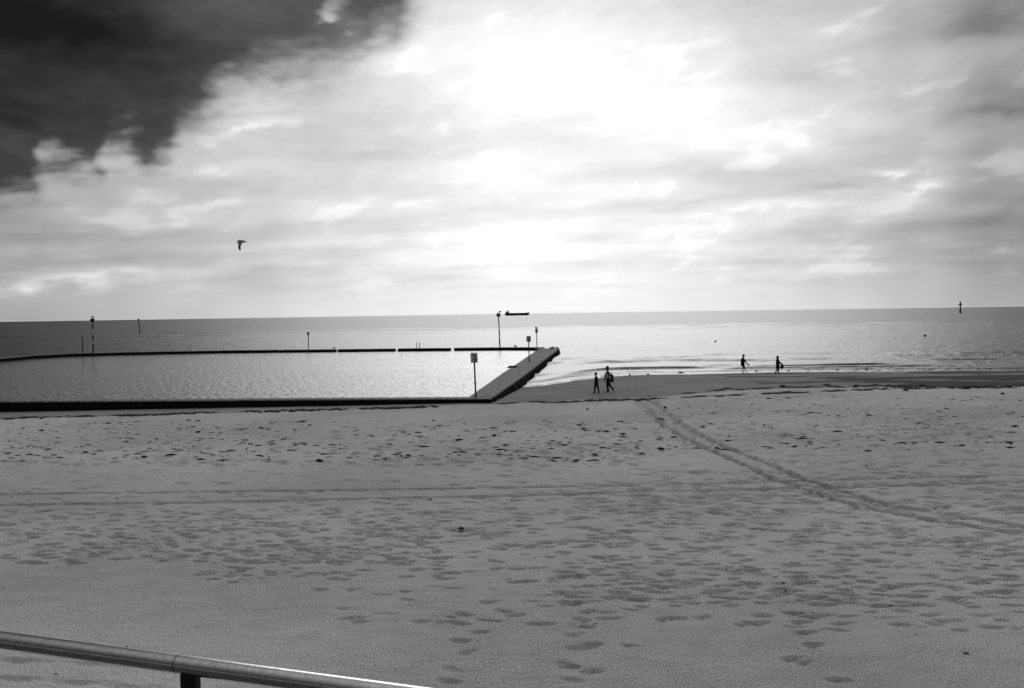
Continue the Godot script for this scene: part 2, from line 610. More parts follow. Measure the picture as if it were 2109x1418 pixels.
func line_dents(out: Array, pts: Array, gap: float, a: float, b: float, depth: float, jitter: float, off := 0.0) -> void:
	var w := []
	for p in pts: w.append(ground(p[0], p[1]))
	for i in w.size() - 1:
		var p: Vector3 = w[i]
		var q: Vector3 = w[i + 1]
		var dir := (q - p).normalized()
		var side := Vector3(-dir.z, 0, dir.x)
		var n := maxi(1, int(p.distance_to(q) / gap))
		var turn := atan2(-dir.z, dir.x)
		for s in n:
			var c := p.lerp(q, (s + rng.randf() * 0.6) / n) + side * (off + rng.randf_range(-jitter, jitter))
			out.append([c, a * rng.randf_range(0.7, 1.3), b * rng.randf_range(0.7, 1.3), depth * rng.randf_range(0.5, 1.2), turn])

func make_dents() -> Array:
	var out := []
	# twin ruts of a beach vehicle along the shore
	line_dents(out, [[-60, 1019], [500, 1012], [1100, 1003], [1400, 997], [1600, 991], [1800, 986], [2120, 978]], 0.22, 0.2, 0.11, 0.08, 0.02)
	line_dents(out, [[-60, 1041], [500, 1033], [1100, 1019], [1400, 1011], [1700, 1003], [1900, 998], [2120, 991]], 0.22, 0.2, 0.11, 0.085, 0.02)
	line_dents(out, [[-60, 1352], [110, 1362], [260, 1371]], 0.25, 0.22, 0.09, 0.03, 0.03)
	line_dents(out, [[-60, 1392], [140, 1402], [330, 1414]], 0.25, 0.22, 0.09, 0.03, 0.03)
	# the churned track that swings up to the wrack line
	var track := [[1330, 826], [1352, 846], [1380, 870], [1425, 898], [1500, 933], [1570, 962], [1620, 985], [1700, 1010], [1800, 1040], [1900, 1060], [2000, 1076], [2120, 1094]]
	line_dents(out, track, 0.16, 0.2, 0.11, 0.12, 0.06, -0.45)
	line_dents(out, track, 0.16, 0.2, 0.11, 0.12, 0.06, 0.35)
	line_dents(out, track, 0.3, 0.15, 0.1, 0.06, 0.4)
	# prints and wind-cut lips: [x0, y0, x1, y1, number, half width, half depth, depth]
	for a in [[0, 1048, 900, 1160, 620, 0.15, 0.075, 0.035], [400, 1090, 1300, 1200, 150, 0.14, 0.065, 0.03], [850, 1050, 2109, 1130, 420, 0.17, 0.075, 0.032], [1150, 1120, 2109, 1250, 330, 0.16, 0.065, 0.032],
			[1500, 1230, 2109, 1300, 40, 0.16, 0.055, 0.026], [700, 1200, 1500, 1285, 34, 0.18, 0.055, 0.024], [1300, 850, 2109, 1060, 1000, 0.2, 0.12, 0.032], [0, 868, 1330, 960, 600, 0.18, 0.2, 0.05],
			[0, 950, 1300, 1050, 300, 0.2, 0.12, 0.026], [1330, 815, 2109, 900, 340, 0.2, 0.22, 0.05], [1150, 1010, 1700, 1060, 110, 0.2, 0.09, 0.03]]:
		for i in a[4]:
			var p := ground(rng.randf_range(a[0], a[2]), rng.randf_range(a[1], a[3]))
			var s := rng.randf_range(0.55, 1.35)
			out.append([p, a[5] * s, a[6] * rng.randf_range(0.6, 1.2), a[7] * rng.randf_range(0.6, 2.9), rng.randf_range(-0.35, 0.25)])
	# walkers' prints in the clear sand near the promenade
	for p in [[945, 1283], [985, 1302], [950, 1265], [1175, 1308], [1185, 1284], [1195, 1290], [1213, 1328], [1160, 1366], [1165, 1372], [1180, 1335], [1200, 1332], [1172, 1399], [1190, 1275], [1205, 1260], [1165, 1240], [1150, 1220], [1185, 1222], [1210, 1383], [925, 1375], [915, 1401], [955, 1345], [940, 1318],
			[1625, 1357], [1645, 1366], [1668, 1326], [1672, 1332], [1650, 1302], [1718, 1400], [1640, 1280], [1675, 1270], [1050, 1268], [1360, 1276], [1390, 1272], [1440, 1272], [1540, 1282], [1560, 1284], [1290, 1330], [835, 1235], [1000, 1240], [1030, 1258], [720, 1215], [650, 1214], [480, 1180], [550, 1178], [610, 1188], [700, 1192]]:
		var q := ground(p[0], p[1])
		var turn := rng.randf_range(-0.6, 0.6)
		out.append([q, rng.randf_range(0.08, 0.12), rng.randf_range(0.06, 0.1), rng.randf_range(0.035, 0.06), turn])       # heel and ball of the foot
		out.append([q + Vector3(cos(turn) * 0.13, 0, -sin(turn) * 0.13 + rng.randf_range(-0.04, 0.04)), rng.randf_range(0.07, 0.13), rng.randf_range(0.05, 0.08), rng.randf_range(0.02, 0.055), turn])
	for p in [[948, 1090], [210, 956], [430, 952]]:
		out.append([ground(p[0], p[1]), 0.4, 0.22, 0.09, 0.0])
	return out

# ---------------------------------------------------------------- sea
func make_sea() -> void:
	var zs := PackedFloat32Array()
	var d := 62.0
	while d < 480.0:
		zs.append(d)
		d += 0.2 if d < 104.0 else maxf(0.7, d * d / 22000.0)
	var cols := 440
	var rows := zs.size()
	var v := PackedVector3Array()
	v.resize(rows * cols)
	var warp := FastNoiseLite.new()
	warp.seed = 51
	warp.frequency = 0.03
	warp.fractal_octaves = 3
	for j in rows:
		var dd := zs[j]
		var half := 0.62 * dd + 45.0
		var chop := 0.14 * smoothstep(84.0, 130.0, dd) + 0.14 * smoothstep(150.0, 500.0, dd)
		for i in cols:
			var x := (2.0 * i / (cols - 1) - 1.0) * half
			var y := chop * (warp.get_noise_2d(x * 4.0, dd * 11.0) + 0.6 * warp.get_noise_2d(x * 1.2, dd * 3.0))
			if dd > 240.0: y -= 0.9 * smoothstep(0.45, 0.7, (dd - 240.0) / 240.0 + 0.75 * warp.get_noise_2d(x * 0.35, dd * 0.8))
			var s := dd - along(SHORE, x)
			var edge := wall_b.x + 0.5 + maxf(dd + wall_b.z, 0.0) * walk_slope
			if s > 0.2 and x > edge - 1.0:
				# low waves: a short face towards the beach, a long back
				var ph := log(s + 1.4) * 3.6 + 0.75 * warp.get_noise_2d(x * 0.7, s * 1.6) + 0.16 * warp.get_noise_2d(x * 4.0, s * 4.0)
				var f := ph - floorf(ph)
				var face := 0.24
				var rise := smoothstep(0.0, 1.0, f / face) if f < face else 1.0 - smoothstep(0.0, 1.0, (f - face) / (1.0 - face))
				var a := 0.3 * smoothstep(-0.3, 0.3, warp.get_noise_2d(x * 1.1 + 70.0, floorf(ph) * 55.0 + s * 0.4))
				a *= 0.25 + 0.75 * smoothstep(0.3, 11.0, s)
				a *= 1.0 - smoothstep(18.0, 62.0, s)
				y += a * rise
			v[j * cols + i] = Vector3(x, y, -dd)
	var idx := PackedInt32Array()
	for j in rows - 1:
		for i in cols - 1:
			var q := j * cols + i
			idx.append_array([q, q + cols, q + 1, q + 1, q + cols, q + cols + 1])
	tag(solo("sea", indexed(v, idx), M.sea), "grey sea with small waves lapping the beach", "sea", "", "structure")
	# the open sea out to the horizon, made rougher to darken it, just under the troughs of the inshore water
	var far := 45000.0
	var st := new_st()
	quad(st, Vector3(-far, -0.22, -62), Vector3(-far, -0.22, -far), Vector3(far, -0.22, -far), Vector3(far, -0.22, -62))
	tag(solo("open_sea", done(st), M.open_sea), "open sea reaching to the horizon, roughness raised to darken it", "sea", "", "structure")

# ---------------------------------------------------------------- pool
# one cast length of wall: crown in concrete, sides under dark weed
func wall_length(pl: Vector3, pr: Vector3, ql: Vector3, qr: Vector3, bottom: float, ragged: float, seed: int) -> ArrayMesh:
	var r := RandomNumberGenerator.new()
	r.seed = seed
	var crown := new_st()
	var sides := new_st()
	var n := 12
	var b := 0.05
	var ring := []
	for i in n + 1:
		var t := float(i) / n
		var l := pl.lerp(ql, t)
		var rr := pr.lerp(qr, t)
		var out := (rr - l).normalized()
		var w := func(k: float) -> float: return r.randf_range(-1, 1) * k
		var dip: float = w.call(0.008)
		var lb := l - out * (0.1 + absf(w.call(ragged)))
		var rb := rr + out * (0.1 + absf(w.call(ragged)))
		lb.y = bottom
		rb.y = bottom
		var lm := l.lerp(lb, 0.45) - out * absf(w.call(ragged * 0.6))
		var rm := rr.lerp(rb, 0.45) + out * absf(w.call(ragged * 0.6))
		ring.append([lb, lm, l - Vector3(0, b + dip, 0), l + out * b - Vector3(0, dip * 0.3, 0), rr - out * b - Vector3(0, dip * 0.3, 0), rr - Vector3(0, b - dip + absf(w.call(ragged * 0.25)), 0), rm, rb])
	for i in n:
		for k in 7:
			quad(crown if k >= 2 and k <= 4 else sides, ring[i][k], ring[i + 1][k], ring[i + 1][k + 1], ring[i][k + 1])
	for e in [0, n]:
		var q: Array = ring[e]
		for k in [[0, 1, 6, 7], [1, 2, 5, 6], [2, 3, 4, 5]]:
			if e == 0: quad(sides, q[k[0]], q[k[1]], q[k[2]], q[k[3]])
			else: quad(sides, q[k[3]], q[k[2]], q[k[1]], q[k[0]])
	var m := done(crown)
	sides.generate_normals()
	sides.commit(m)
	m.surface_set_material(0, M.concrete)
	m.surface_set_material(1, M.algae)
	return m

func run_of_wall(root: Node3D, l: Array, r: Array, length: float, bottom: float, ragged: float, seed: int) -> void:
	for i in l.size() - 1:
		var n := maxi(1, int(round(l[i].distance_to(l[i + 1]) / length)))
		for k in n:
			var g: float = 0.015 / l[i].distance_to(l[i + 1])
			var t0 := float(k) / n + (g if k > 0 else 0.0)
			var t1 := float(k + 1) / n - (g if k < n - 1 else 0.0)
			var lift := Vector3(0, rng.randf_range(-0.012, 0.012), 0)
			part("wall_section", wall_length(l[i].lerp(l[i + 1], t0) + lift, r[i].lerp(r[i + 1], t0) + lift, l[i].lerp(l[i + 1], t1) + lift, r[i].lerp(r[i + 1], t1) + lift, bottom, ragged, seed * 100 + i * 10 + k), null, root)

func make_pool() -> void:
	var gap_wall := 1.25
	# landward wall, front edge read along its crown
	var nf := [wall_a + (wall_a - wall_b) * 0.95, wall_a, wall_b]
	var away := Vector3(wall_b.z - wall_a.z, 0, wall_a.x - wall_b.x).normalized()
	if away.z > 0: away = -away
	var nb := []
	for p in nf: nb.append(p + away * gap_wall)
	var land := thing("pool_wall", "low black weed-covered pool wall along the sand", "wall", Vector3.ZERO, 0.0, "walls of the tidal pool")
	run_of_wall(land, nb, nf, 5.5, -0.5, 0.03, 1)
	# walkway out to sea
	var wl := [nb[2], gp(1030, 772, TOP), gp(1112, 717.5, TOP)]
	var wr := [wall_b + (wall_b - wall_a).normalized() * 0.03, gp(1079, 774, TOP), gp(1152, 718.5, TOP)]
	wl[0] = nb[2] + (wall_a - wall_b).normalized() * 1.55 + away * 0.02
	wr[0] = nb[2] + away * 0.02
	var walk := thing("pool_walkway", "broad concrete walkway running out to sea beside the pool", "walkway")
	run_of_wall(walk, wl, wr, 5.0, -0.6, 0.2, 2)
	# seaward wall with overflow gaps
	var stops := [[1114, 716.3], [1040, 716.2], [935, 717.4], [925, 717.6], [819, 718.6], [811, 718.7], [695, 720.0], [688, 720.1], [569.5, 721.4], [564.5, 721.5], [455, 722.6], [450.5, 722.7], [339.2, 724.6], [336.8, 724.7], [250, 726.3], [190, 727.8], [140, 729.3], [66, 733.2], [0, 738.8]]
	var gaps := [2, 4, 6, 8, 10, 12]
	var line := []
	for s in stops: line.append(gp(s[0], s[1], TOP))
	line.append_array([Vector3(-74.5, TOP, -112), Vector3(-76, TOP, -92), Vector3(-74, TOP, -72), nb[0]])
	var sea_wall := thing("pool_wall", "long black curved wall with overflow gaps between the pool and the sea", "wall", Vector3.ZERO, 0.0, "walls of the tidal pool")
	for i in line.size() - 1:
		var p: Vector3 = line[i]
		var q: Vector3 = line[i + 1]
		var side := Vector3(-(q - p).z, 0, (q - p).x).normalized()   # towards the open sea
		if i in gaps:
			# the sill that the water runs over
			var st := new_st()
			quad(st, Vector3(p.x, POOL - 0.06, p.z), Vector3(q.x, POOL - 0.06, q.z), Vector3(q.x, POOL - 0.06, q.z) - side * 1.4, Vector3(p.x, POOL - 0.06, p.z) - side * 1.4)
			part("sill", box_mesh(Vector3(p.distance_to(q) + 0.05, 0.5, 1.1), 0.03), M.concrete, sea_wall, (p + q) * 0.5 * Vector3(1, 0, 1) + Vector3(0, POOL - 0.24, 0) - side * 0.6)
			continue
		var far_l := p - side * 0.0
		run_of_wall(sea_wall, [far_l, q], [p - side * 1.3, q - side * 1.3] if side.z > 0 else [p + side * 1.3, q + side * 1.3], 11.0, -0.6, 0.03, 3 + i)
	# water held in the pool
	var v := PackedVector3Array()
	var ring := [nb[0] + away * -0.4, nb[2] + (wall_a - wall_b).normalized() * 0.6 - away * 0.3]
	ring.append(wl[1].lerp(wr[1], 0.3))
	ring.append(wl[2].lerp(wr[2], 0.25))
	for i in range(1, line.size() - 1):
		var p: Vector3 = line[i]
		var q: Vector3 = line[i + 1]
		var side := Vector3(-(q - p).z, 0, (q - p).x).normalized()
		var s := 0.3 if side.z < 0 else -0.3
		ring.append(p + side * s)
	# rows of water across the pool, each from wall to wall
	var near_z := -1e9
	var far_z := 1e9
	for p in ring:
		near_z = maxf(near_z, p.z)
		far_z = minf(far_z, p.z)
	var rows := 90
	var cols := 60
	var tri := PackedInt32Array()
	for j in rows + 1:
		var z := lerpf(near_z - 0.02, far_z + 0.02, float(j) / rows)
		var lo := 1e9
		var hi := -1e9
		for i in ring.size():
			var p: Vector3 = ring[i]
			var q: Vector3 = ring[(i + 1) % ring.size()]
			if (p.z - z) * (q.z - z) <= 0.0 and absf(q.z - p.z) > 1e-6:
				var x := lerpf(p.x, q.x, (z - p.z) / (q.z - p.z))
				lo = minf(lo, x)
				hi = maxf(hi, x)
		for i in cols + 1:
			v.append(Vector3(lerpf(lo, hi, float(i) / cols), POOL, z))
	for j in rows:
		for i in cols:
			var q := j * (cols + 1) + i
			tri.append_array([q, q + cols + 1, q + 1, q + 1, q + cols + 1, q + cols + 2])
	tag(solo("pool_water", indexed(v, tri), M.pool), "calm bright water held in the walled tidal pool", "water", "", "structure")

# ---------------------------------------------------------------- posts and signs
func sign_post(label: String, top: Vector2, foot: Vector3, w: float, h: float, pole: float) -> void:
	var dist := -foot.z
	var head := gz(top.x, top.y, dist)
	var o := thing("sign_post", label, "sign", foot, 0.0, "notice signs round the pool")
	var up := head - foot
	part("post", tube([Vector3(0, -0.06, 0), up - up.normalized() * 0.05], [pole, pole * 0.9], 10), M.post, o)
	var tilt := Basis(Quaternion(Vector3.UP, up.normalized()))
	var b := part("notice_board", box_mesh(Vector3(w, h, 0.03), 0.006), M.board, o)
	b.transform = Transform3D(tilt, up - up.normalized() * h * 0.5 + Vector3(0, 0, pole + 0.025))
	# dark printed fields on the board, a narrow pale column left of them
	var y := h * 0.5 - h * 0.26
	for k in 4:
		var bar: float = h * [0.12, 0.09, 0.12, 0.12][k]
		part("printed_panel", box_mesh(Vector3(w * 0.62, bar, 0.004), 0.001), M.print, b, Vector3(w * 0.12, y, 0.018))
		y -= h * 0.215
	part("bracket", box_mesh(Vector3(w * 0.8, 0.04, 0.04), 0.005), M.post, o, up - up.normalized() * h * 0.9 + Vector3(0, 0, pole * 0.6 - 0.02))

func beacon(label: String, top: Vector2, foot: Vector3) -> void:
	var o := thing("banded_beacon", label, "beacon", foot, 0.0, "banded beacons on the seaward pool wall")
	var up := gz(top.x, top.y, -foot.z) - foot
	var dir := up.normalized()
	var len := up.length()
	var cuts := [0.0, 0.245, 0.345, 0.52, 0.685, 0.85, 0.915]
	for k in 6:
		part("pole_band", tube([dir * len * cuts[k], dir * len * (cuts[k + 1])], [0.105 - 0.004 * k, 0.105 - 0.004 * k - 0.003], 12), M.black_paint if k % 2 == 0 else M.white_paint, o)
	# cage of slats round a core as the topmark
	var c := Node3D.new()
	c.name = "topmark"
	o.add_child(c)
	c.position = dir * len * 0.94
	part("core", tube([Vector3(0, -0.22, 0), Vector3(0, 0.3, 0)], [0.07, 0.07], 10), M.black_paint, c)
	for y in [-0.2, 0.27]:
		part("ring", tube([Vector3(0, y - 0.025, 0), Vector3(0, y + 0.025, 0)], [0.3, 0.3], 14), M.black_paint, c)
	for k in 9:
		var a := TAU * k / 9
		part("slat", box_mesh(Vector3(0.07, 0.5, 0.12), 0.008), M.black_paint, c, Vector3(cos(a) * 0.26, 0.035, sin(a) * 0.26)).rotation.y = -a

# ---------------------------------------------------------------- birds
func gull_standing() -> Node3D:
	var o := thing("gull", "gull perched on the topmark of the banded beacon beside the coaster", "gull", Vector3.ZERO, 0.0, "gulls perched round the pool")
	part("body", blob([[Vector3(-0.12, 0.2, 0), Vector3(0.08, 0.24, 0), 0.075, 0.105], [Vector3(0.08, 0.26, 0), Vector3(0.15, 0.36, 0), 0.06, 0.04], [Vector3(0.15, 0.37, 0), Vector3(0.18, 0.37, 0), 0.045, 0.04]], 0.016, 0.03), M.gull_grey, o)
	for s in [-1, 1]:
		part("wing", blob([[Vector3(0.06, 0.27, 0.07 * s), Vector3(-0.2, 0.21, 0.045 * s), 0.045, 0.02], [Vector3(-0.2, 0.21, 0.045 * s), Vector3(-0.26, 0.19, 0.02 * s), 0.02, 0.01]], 0.014, 0.02), M.gull_black, o)
		part("leg", tube([Vector3(0.02, 0.2, 0.03 * s), Vector3(0.02, 0.08, 0.03 * s), Vector3(0.06, 0.075, 0.03 * s)], [0.009, 0.008, 0.006], 6), M.gull_black, o)
	part("beak", tube([Vector3(0.2, 0.37, 0), Vector3(0.27, 0.355, 0)], [0.014, 0.004], 6), M.gull_black, o)
	for c in o.get_children():
		c.position = Vector3(0, -0.12, 0)
		c.scale = Vector3.ONE * 1.1
	return o

func wing_plate(pts: Array, chords: Array, thick: Array) -> ArrayMesh:   # leading edge at +x
	var v := PackedVector3Array()
	var idx := PackedInt32Array()
	var n := 8
	for i in pts.size():
		for k in n:
			var a := TAU * k / n
			v.append(pts[i] + Vector3(cos(a) * chords[i] * 0.5 - chords[i] * 0.12, sin(a) * thick[i], 0))
	for i in pts.size() - 1:
		for k in n:
			var a := i * n + k
			var b := i * n + (k + 1) % n
			idx.append_array([a, a + n, b, b, a + n, b + n])
	return indexed(v, idx)

func gull_flying() -> void:
	var at := gz(497.5, 498, 52.0)
	var o := thing("gull", "gull flying over the pool with wings bent down and dark wing tips", "gull", at)
	part("body", blob([[Vector3(-0.2, -0.01, 0), Vector3(0.1, 0, 0), 0.03, 0.075], [Vector3(0.1, 0.0, 0), Vector3(0.17, 0.0, 0), 0.07, 0.05], [Vector3(0.19, 0.0, 0), Vector3(0.23, -0.01, 0), 0.045, 0.03]], 0.014, 0.03), M.gull_white, o)
	part("beak", tube([Vector3(0.24, -0.015, 0), Vector3(0.31, -0.03, 0)], [0.02, 0.006], 6), M.gull_black, o)
	part("tail", wing_plate([Vector3(-0.22, -0.01, -0.06), Vector3(-0.22, -0.01, 0.06)], [0.2, 0.2], [0.012, 0.012]), M.gull_white, o)
	for s in [1.0, -1.0]:
		var root := Vector3(0.06, 0.03, 0.04 * s)
		var el: Vector3
		var wr: Vector3
		var tip: Vector3
		if s > 0:
			el = Vector3(0.05, -0.02, 0.26)
			wr = Vector3(0.0, -0.3, 0.42)
			tip = Vector3(0.05, -0.56, 0.5)
		else:
			el = Vector3(-0.14, 0.1, -0.28)
			wr = Vector3(-0.3, 0.06, -0.44)
			tip = Vector3(-0.28, -0.24, -0.56)
		var w := part("wing", wing_plate([root, root.lerp(el, 0.5) + Vector3(0, 0.02, 0), el, el.lerp(wr, 0.5), wr], [0.24, 0.23, 0.22, 0.19, 0.15], [0.025, 0.022, 0.02, 0.016, 0.012]), M.gull_grey, o)
		part("wing_tip", wing_plate([wr, wr.lerp(tip, 0.6), tip], [0.15, 0.11, 0.03], [0.013, 0.01, 0.005]), M.gull_black, w)

# ---------------------------------------------------------------- people
# joints are given in metres in the plane of walking (x forward, y up); s scales the figure
func person(label: String, foot: Vector3, turn: float, s: float, j: Dictionary, look: Dictionary) -> void:
	var o := thing("person", label, "person", foot, turn, "people walking along the water's edge")
	var P := func(x: float, y: float, z: float) -> Vector3: return Vector3(x, y, z) * s
	var hip: Vector3 = P.call(j.hip[0], j.hip[1], 0)
	var chest: Vector3 = P.call(j.chest[0], j.chest[1], 0)
	var head: Vector3 = P.call(j.head[0], j.head[1], 0)
	var limbs := []
	for side in [["near", 1.0], ["far", -1.0]]:
		var k: String = side[0]
		var z: float = side[1]
		limbs.append({
			"hip": P.call(j.hip[0], j.hip[1], 0.09 * z), "knee": P.call(j[k + "_knee"][0], j[k + "_knee"][1], 0.09 * z), "ankle": P.call(j[k + "_ankle"][0], j[k + "_ankle"][1], 0.085 * z), "toe": P.call(j[k + "_toe"][0], j[k + "_toe"][1], 0.1 * z),
			"sh": P.call(j.chest[0], j.chest[1] + 0.1, 0.185 * z), "elbow": P.call(j[k + "_elbow"][0], j[k + "_elbow"][1], 0.24 * z), "wrist": P.call(j[k + "_wrist"][0], j[k + "_wrist"][1], 0.22 * z)})
	# one skin from crown to toes
	var sk := [[hip, chest, 0.125 * s, 0.135 * s], [chest, chest + Vector3(0, 0.1 * s, 0), 0.13 * s, 0.1 * s], [chest + Vector3(0, 0.13 * s, 0), head, 0.055 * s, 0.055 * s],
		[head + Vector3(0, 0.045 * s, 0), head + Vector3(0.012, -0.03, 0) * s, 0.098 * s, 0.082 * s], [head + Vector3(0.03, -0.07, 0) * s, head + Vector3(0.05, -0.075, 0) * s, 0.05 * s, 0.04 * s],
		[head + Vector3(0.09, 0.0, 0) * s, head + Vector3(0.118, -0.028, 0) * s, 0.014 * s, 0.016 * s]]
	for z in [-1, 1]:
		sk.append([head + Vector3(-0.005, 0.01, 0.085 * z) * s, head + Vector3(-0.01, -0.03, 0.088 * z) * s, 0.02 * s, 0.014 * s])
	for l in limbs:
		sk.append([chest + Vector3(0, 0.1 * s, 0), l.sh, 0.075 * s, 0.06 * s])
		sk.append([l.sh, l.elbow, 0.052 * s, 0.042 * s])
		sk.append([l.elbow, l.wrist, 0.04 * s, 0.028 * s])
		var hd: Vector3 = (l.wrist - l.elbow).normalized()
		sk.append([l.wrist, l.wrist + hd * 0.08 * s, 0.028 * s, 0.034 * s])
		sk.append([l.hip, l.knee, 0.085 * s, 0.058 * s])
		sk.append([l.knee, l.ankle, 0.055 * s, 0.038 * s])
		sk.append([l.ankle, l.toe, 0.042 * s, 0.03 * s])
	var body := part("body", blob(sk, 0.02 * s, 0.03 * s), M.skin if look.get("bare", false) else M[look.get("skin", "skin")], o)
	# five fingers to each hand
	for l in limbs:
		var hd: Vector3 = (l.wrist - l.elbow).normalized()
		var ax := hd.cross(Vector3(0, 0, 1)).normalized()
		for f in 5:
			var base: Vector3
			var mid: Vector3
			var end: Vector3
			if f == 4:
				base = l.wrist + (hd * 0.045 + ax * 0.02) * s
				mid = base + (hd * 0.03 + ax * 0.03) * s
				end = mid + hd * 0.03 * s
			else:
				base = l.wrist + (hd * 0.1 + ax * (0.03 - 0.02 * f)) * s
				mid = base + hd * [0.04, 0.045, 0.042, 0.033][f] * s
				end = mid + (hd * 0.02 + ax * 0.012) * s
			part("finger", tube([base, mid, end], [0.009 * s, 0.0085 * s, 0.007 * s], 6), M.skin, body)
	for z in [-1, 1]:
		part("eye", blob([[head + Vector3(0.088, 0.015, 0.032 * z) * s, head + Vector3(0.089, 0.015, 0.032 * z) * s, 0.011 * s, 0.011 * s]], 0.006, 0.002), M.hair, body)
	part("mouth", blob([[head + Vector3(0.085, -0.062, -0.02) * s, head + Vector3(0.085, -0.062, 0.02) * s, 0.008 * s, 0.008 * s]], 0.006, 0.002), M.hair, body)
	var hair := [[head + Vector3(-0.02, 0.07, 0) * s, head + Vector3(-0.035, 0.0, 0) * s, 0.1 * s, 0.095 * s]]
	if look.get("long_hair", false):
		hair.append([head + Vector3(-0.05, 0.0, 0) * s, head + Vector3(-0.07, -0.2, 0) * s, 0.09 * s, 0.075 * s])
	part("hair", blob(hair, 0.016, 0.03 * s), M.hair, o)
	# top
	var up: String = look.top
	var hem: float = look.get("hem", 0.0)
	var tp := [[hip + Vector3(0, 0.04 - hem * 0.3, 0) * s, chest, 0.15 * s, 0.158 * s], [chest, chest + Vector3(0, 0.1 * s, 0), 0.155 * s, 0.11 * s]]
	if hem > 0.0:
		tp.append([hip + Vector3(look.get("flare", 0.0), -hem, 0) * s, hip, (0.16 + 0.08 * hem) * s, 0.155 * s])
	part("top", blob(tp, 0.022, 0.03 * s), M[up], o)
	for l in limbs:
		part("sleeve", blob([[chest + Vector3(0, 0.09 * s, 0), l.sh, 0.085 * s, 0.078 * s], [l.sh, l.elbow, 0.074 * s, 0.06 * s], [l.elbow, l.elbow.lerp(l.wrist, 0.92), 0.058 * s, 0.045 * s]], 0.02, 0.03 * s), M.cloth, o)
		if not look.get("bare", false):
			part("trouser_leg", blob([[hip, l.hip, 0.13 * s, 0.105 * s], [l.hip, l.knee, 0.105 * s, 0.08 * s], [l.knee, l.knee.lerp(l.ankle, 0.93), 0.078 * s, 0.062 * s]], 0.02, 0.03 * s), M.cloth, o)
			var td: Vector3 = (l.toe - l.ankle).normalized()
			part("shoe", blob([[l.ankle - td * 0.05 * s, l.toe, 0.05 * s, 0.04 * s], [l.ankle, l.ankle + Vector3(0, 0.04, 0) * s, 0.048 * s, 0.048 * s]], 0.015, 0.02 * s), M.dark, o)
		else:
			part("shorts_leg", blob([[hip, l.hip, 0.13 * s, 0.11 * s], [l.hip, l.hip.lerp(l.knee, 0.75), 0.11 * s, 0.085 * s]], 0.02, 0.03 * s), M.cloth, o)

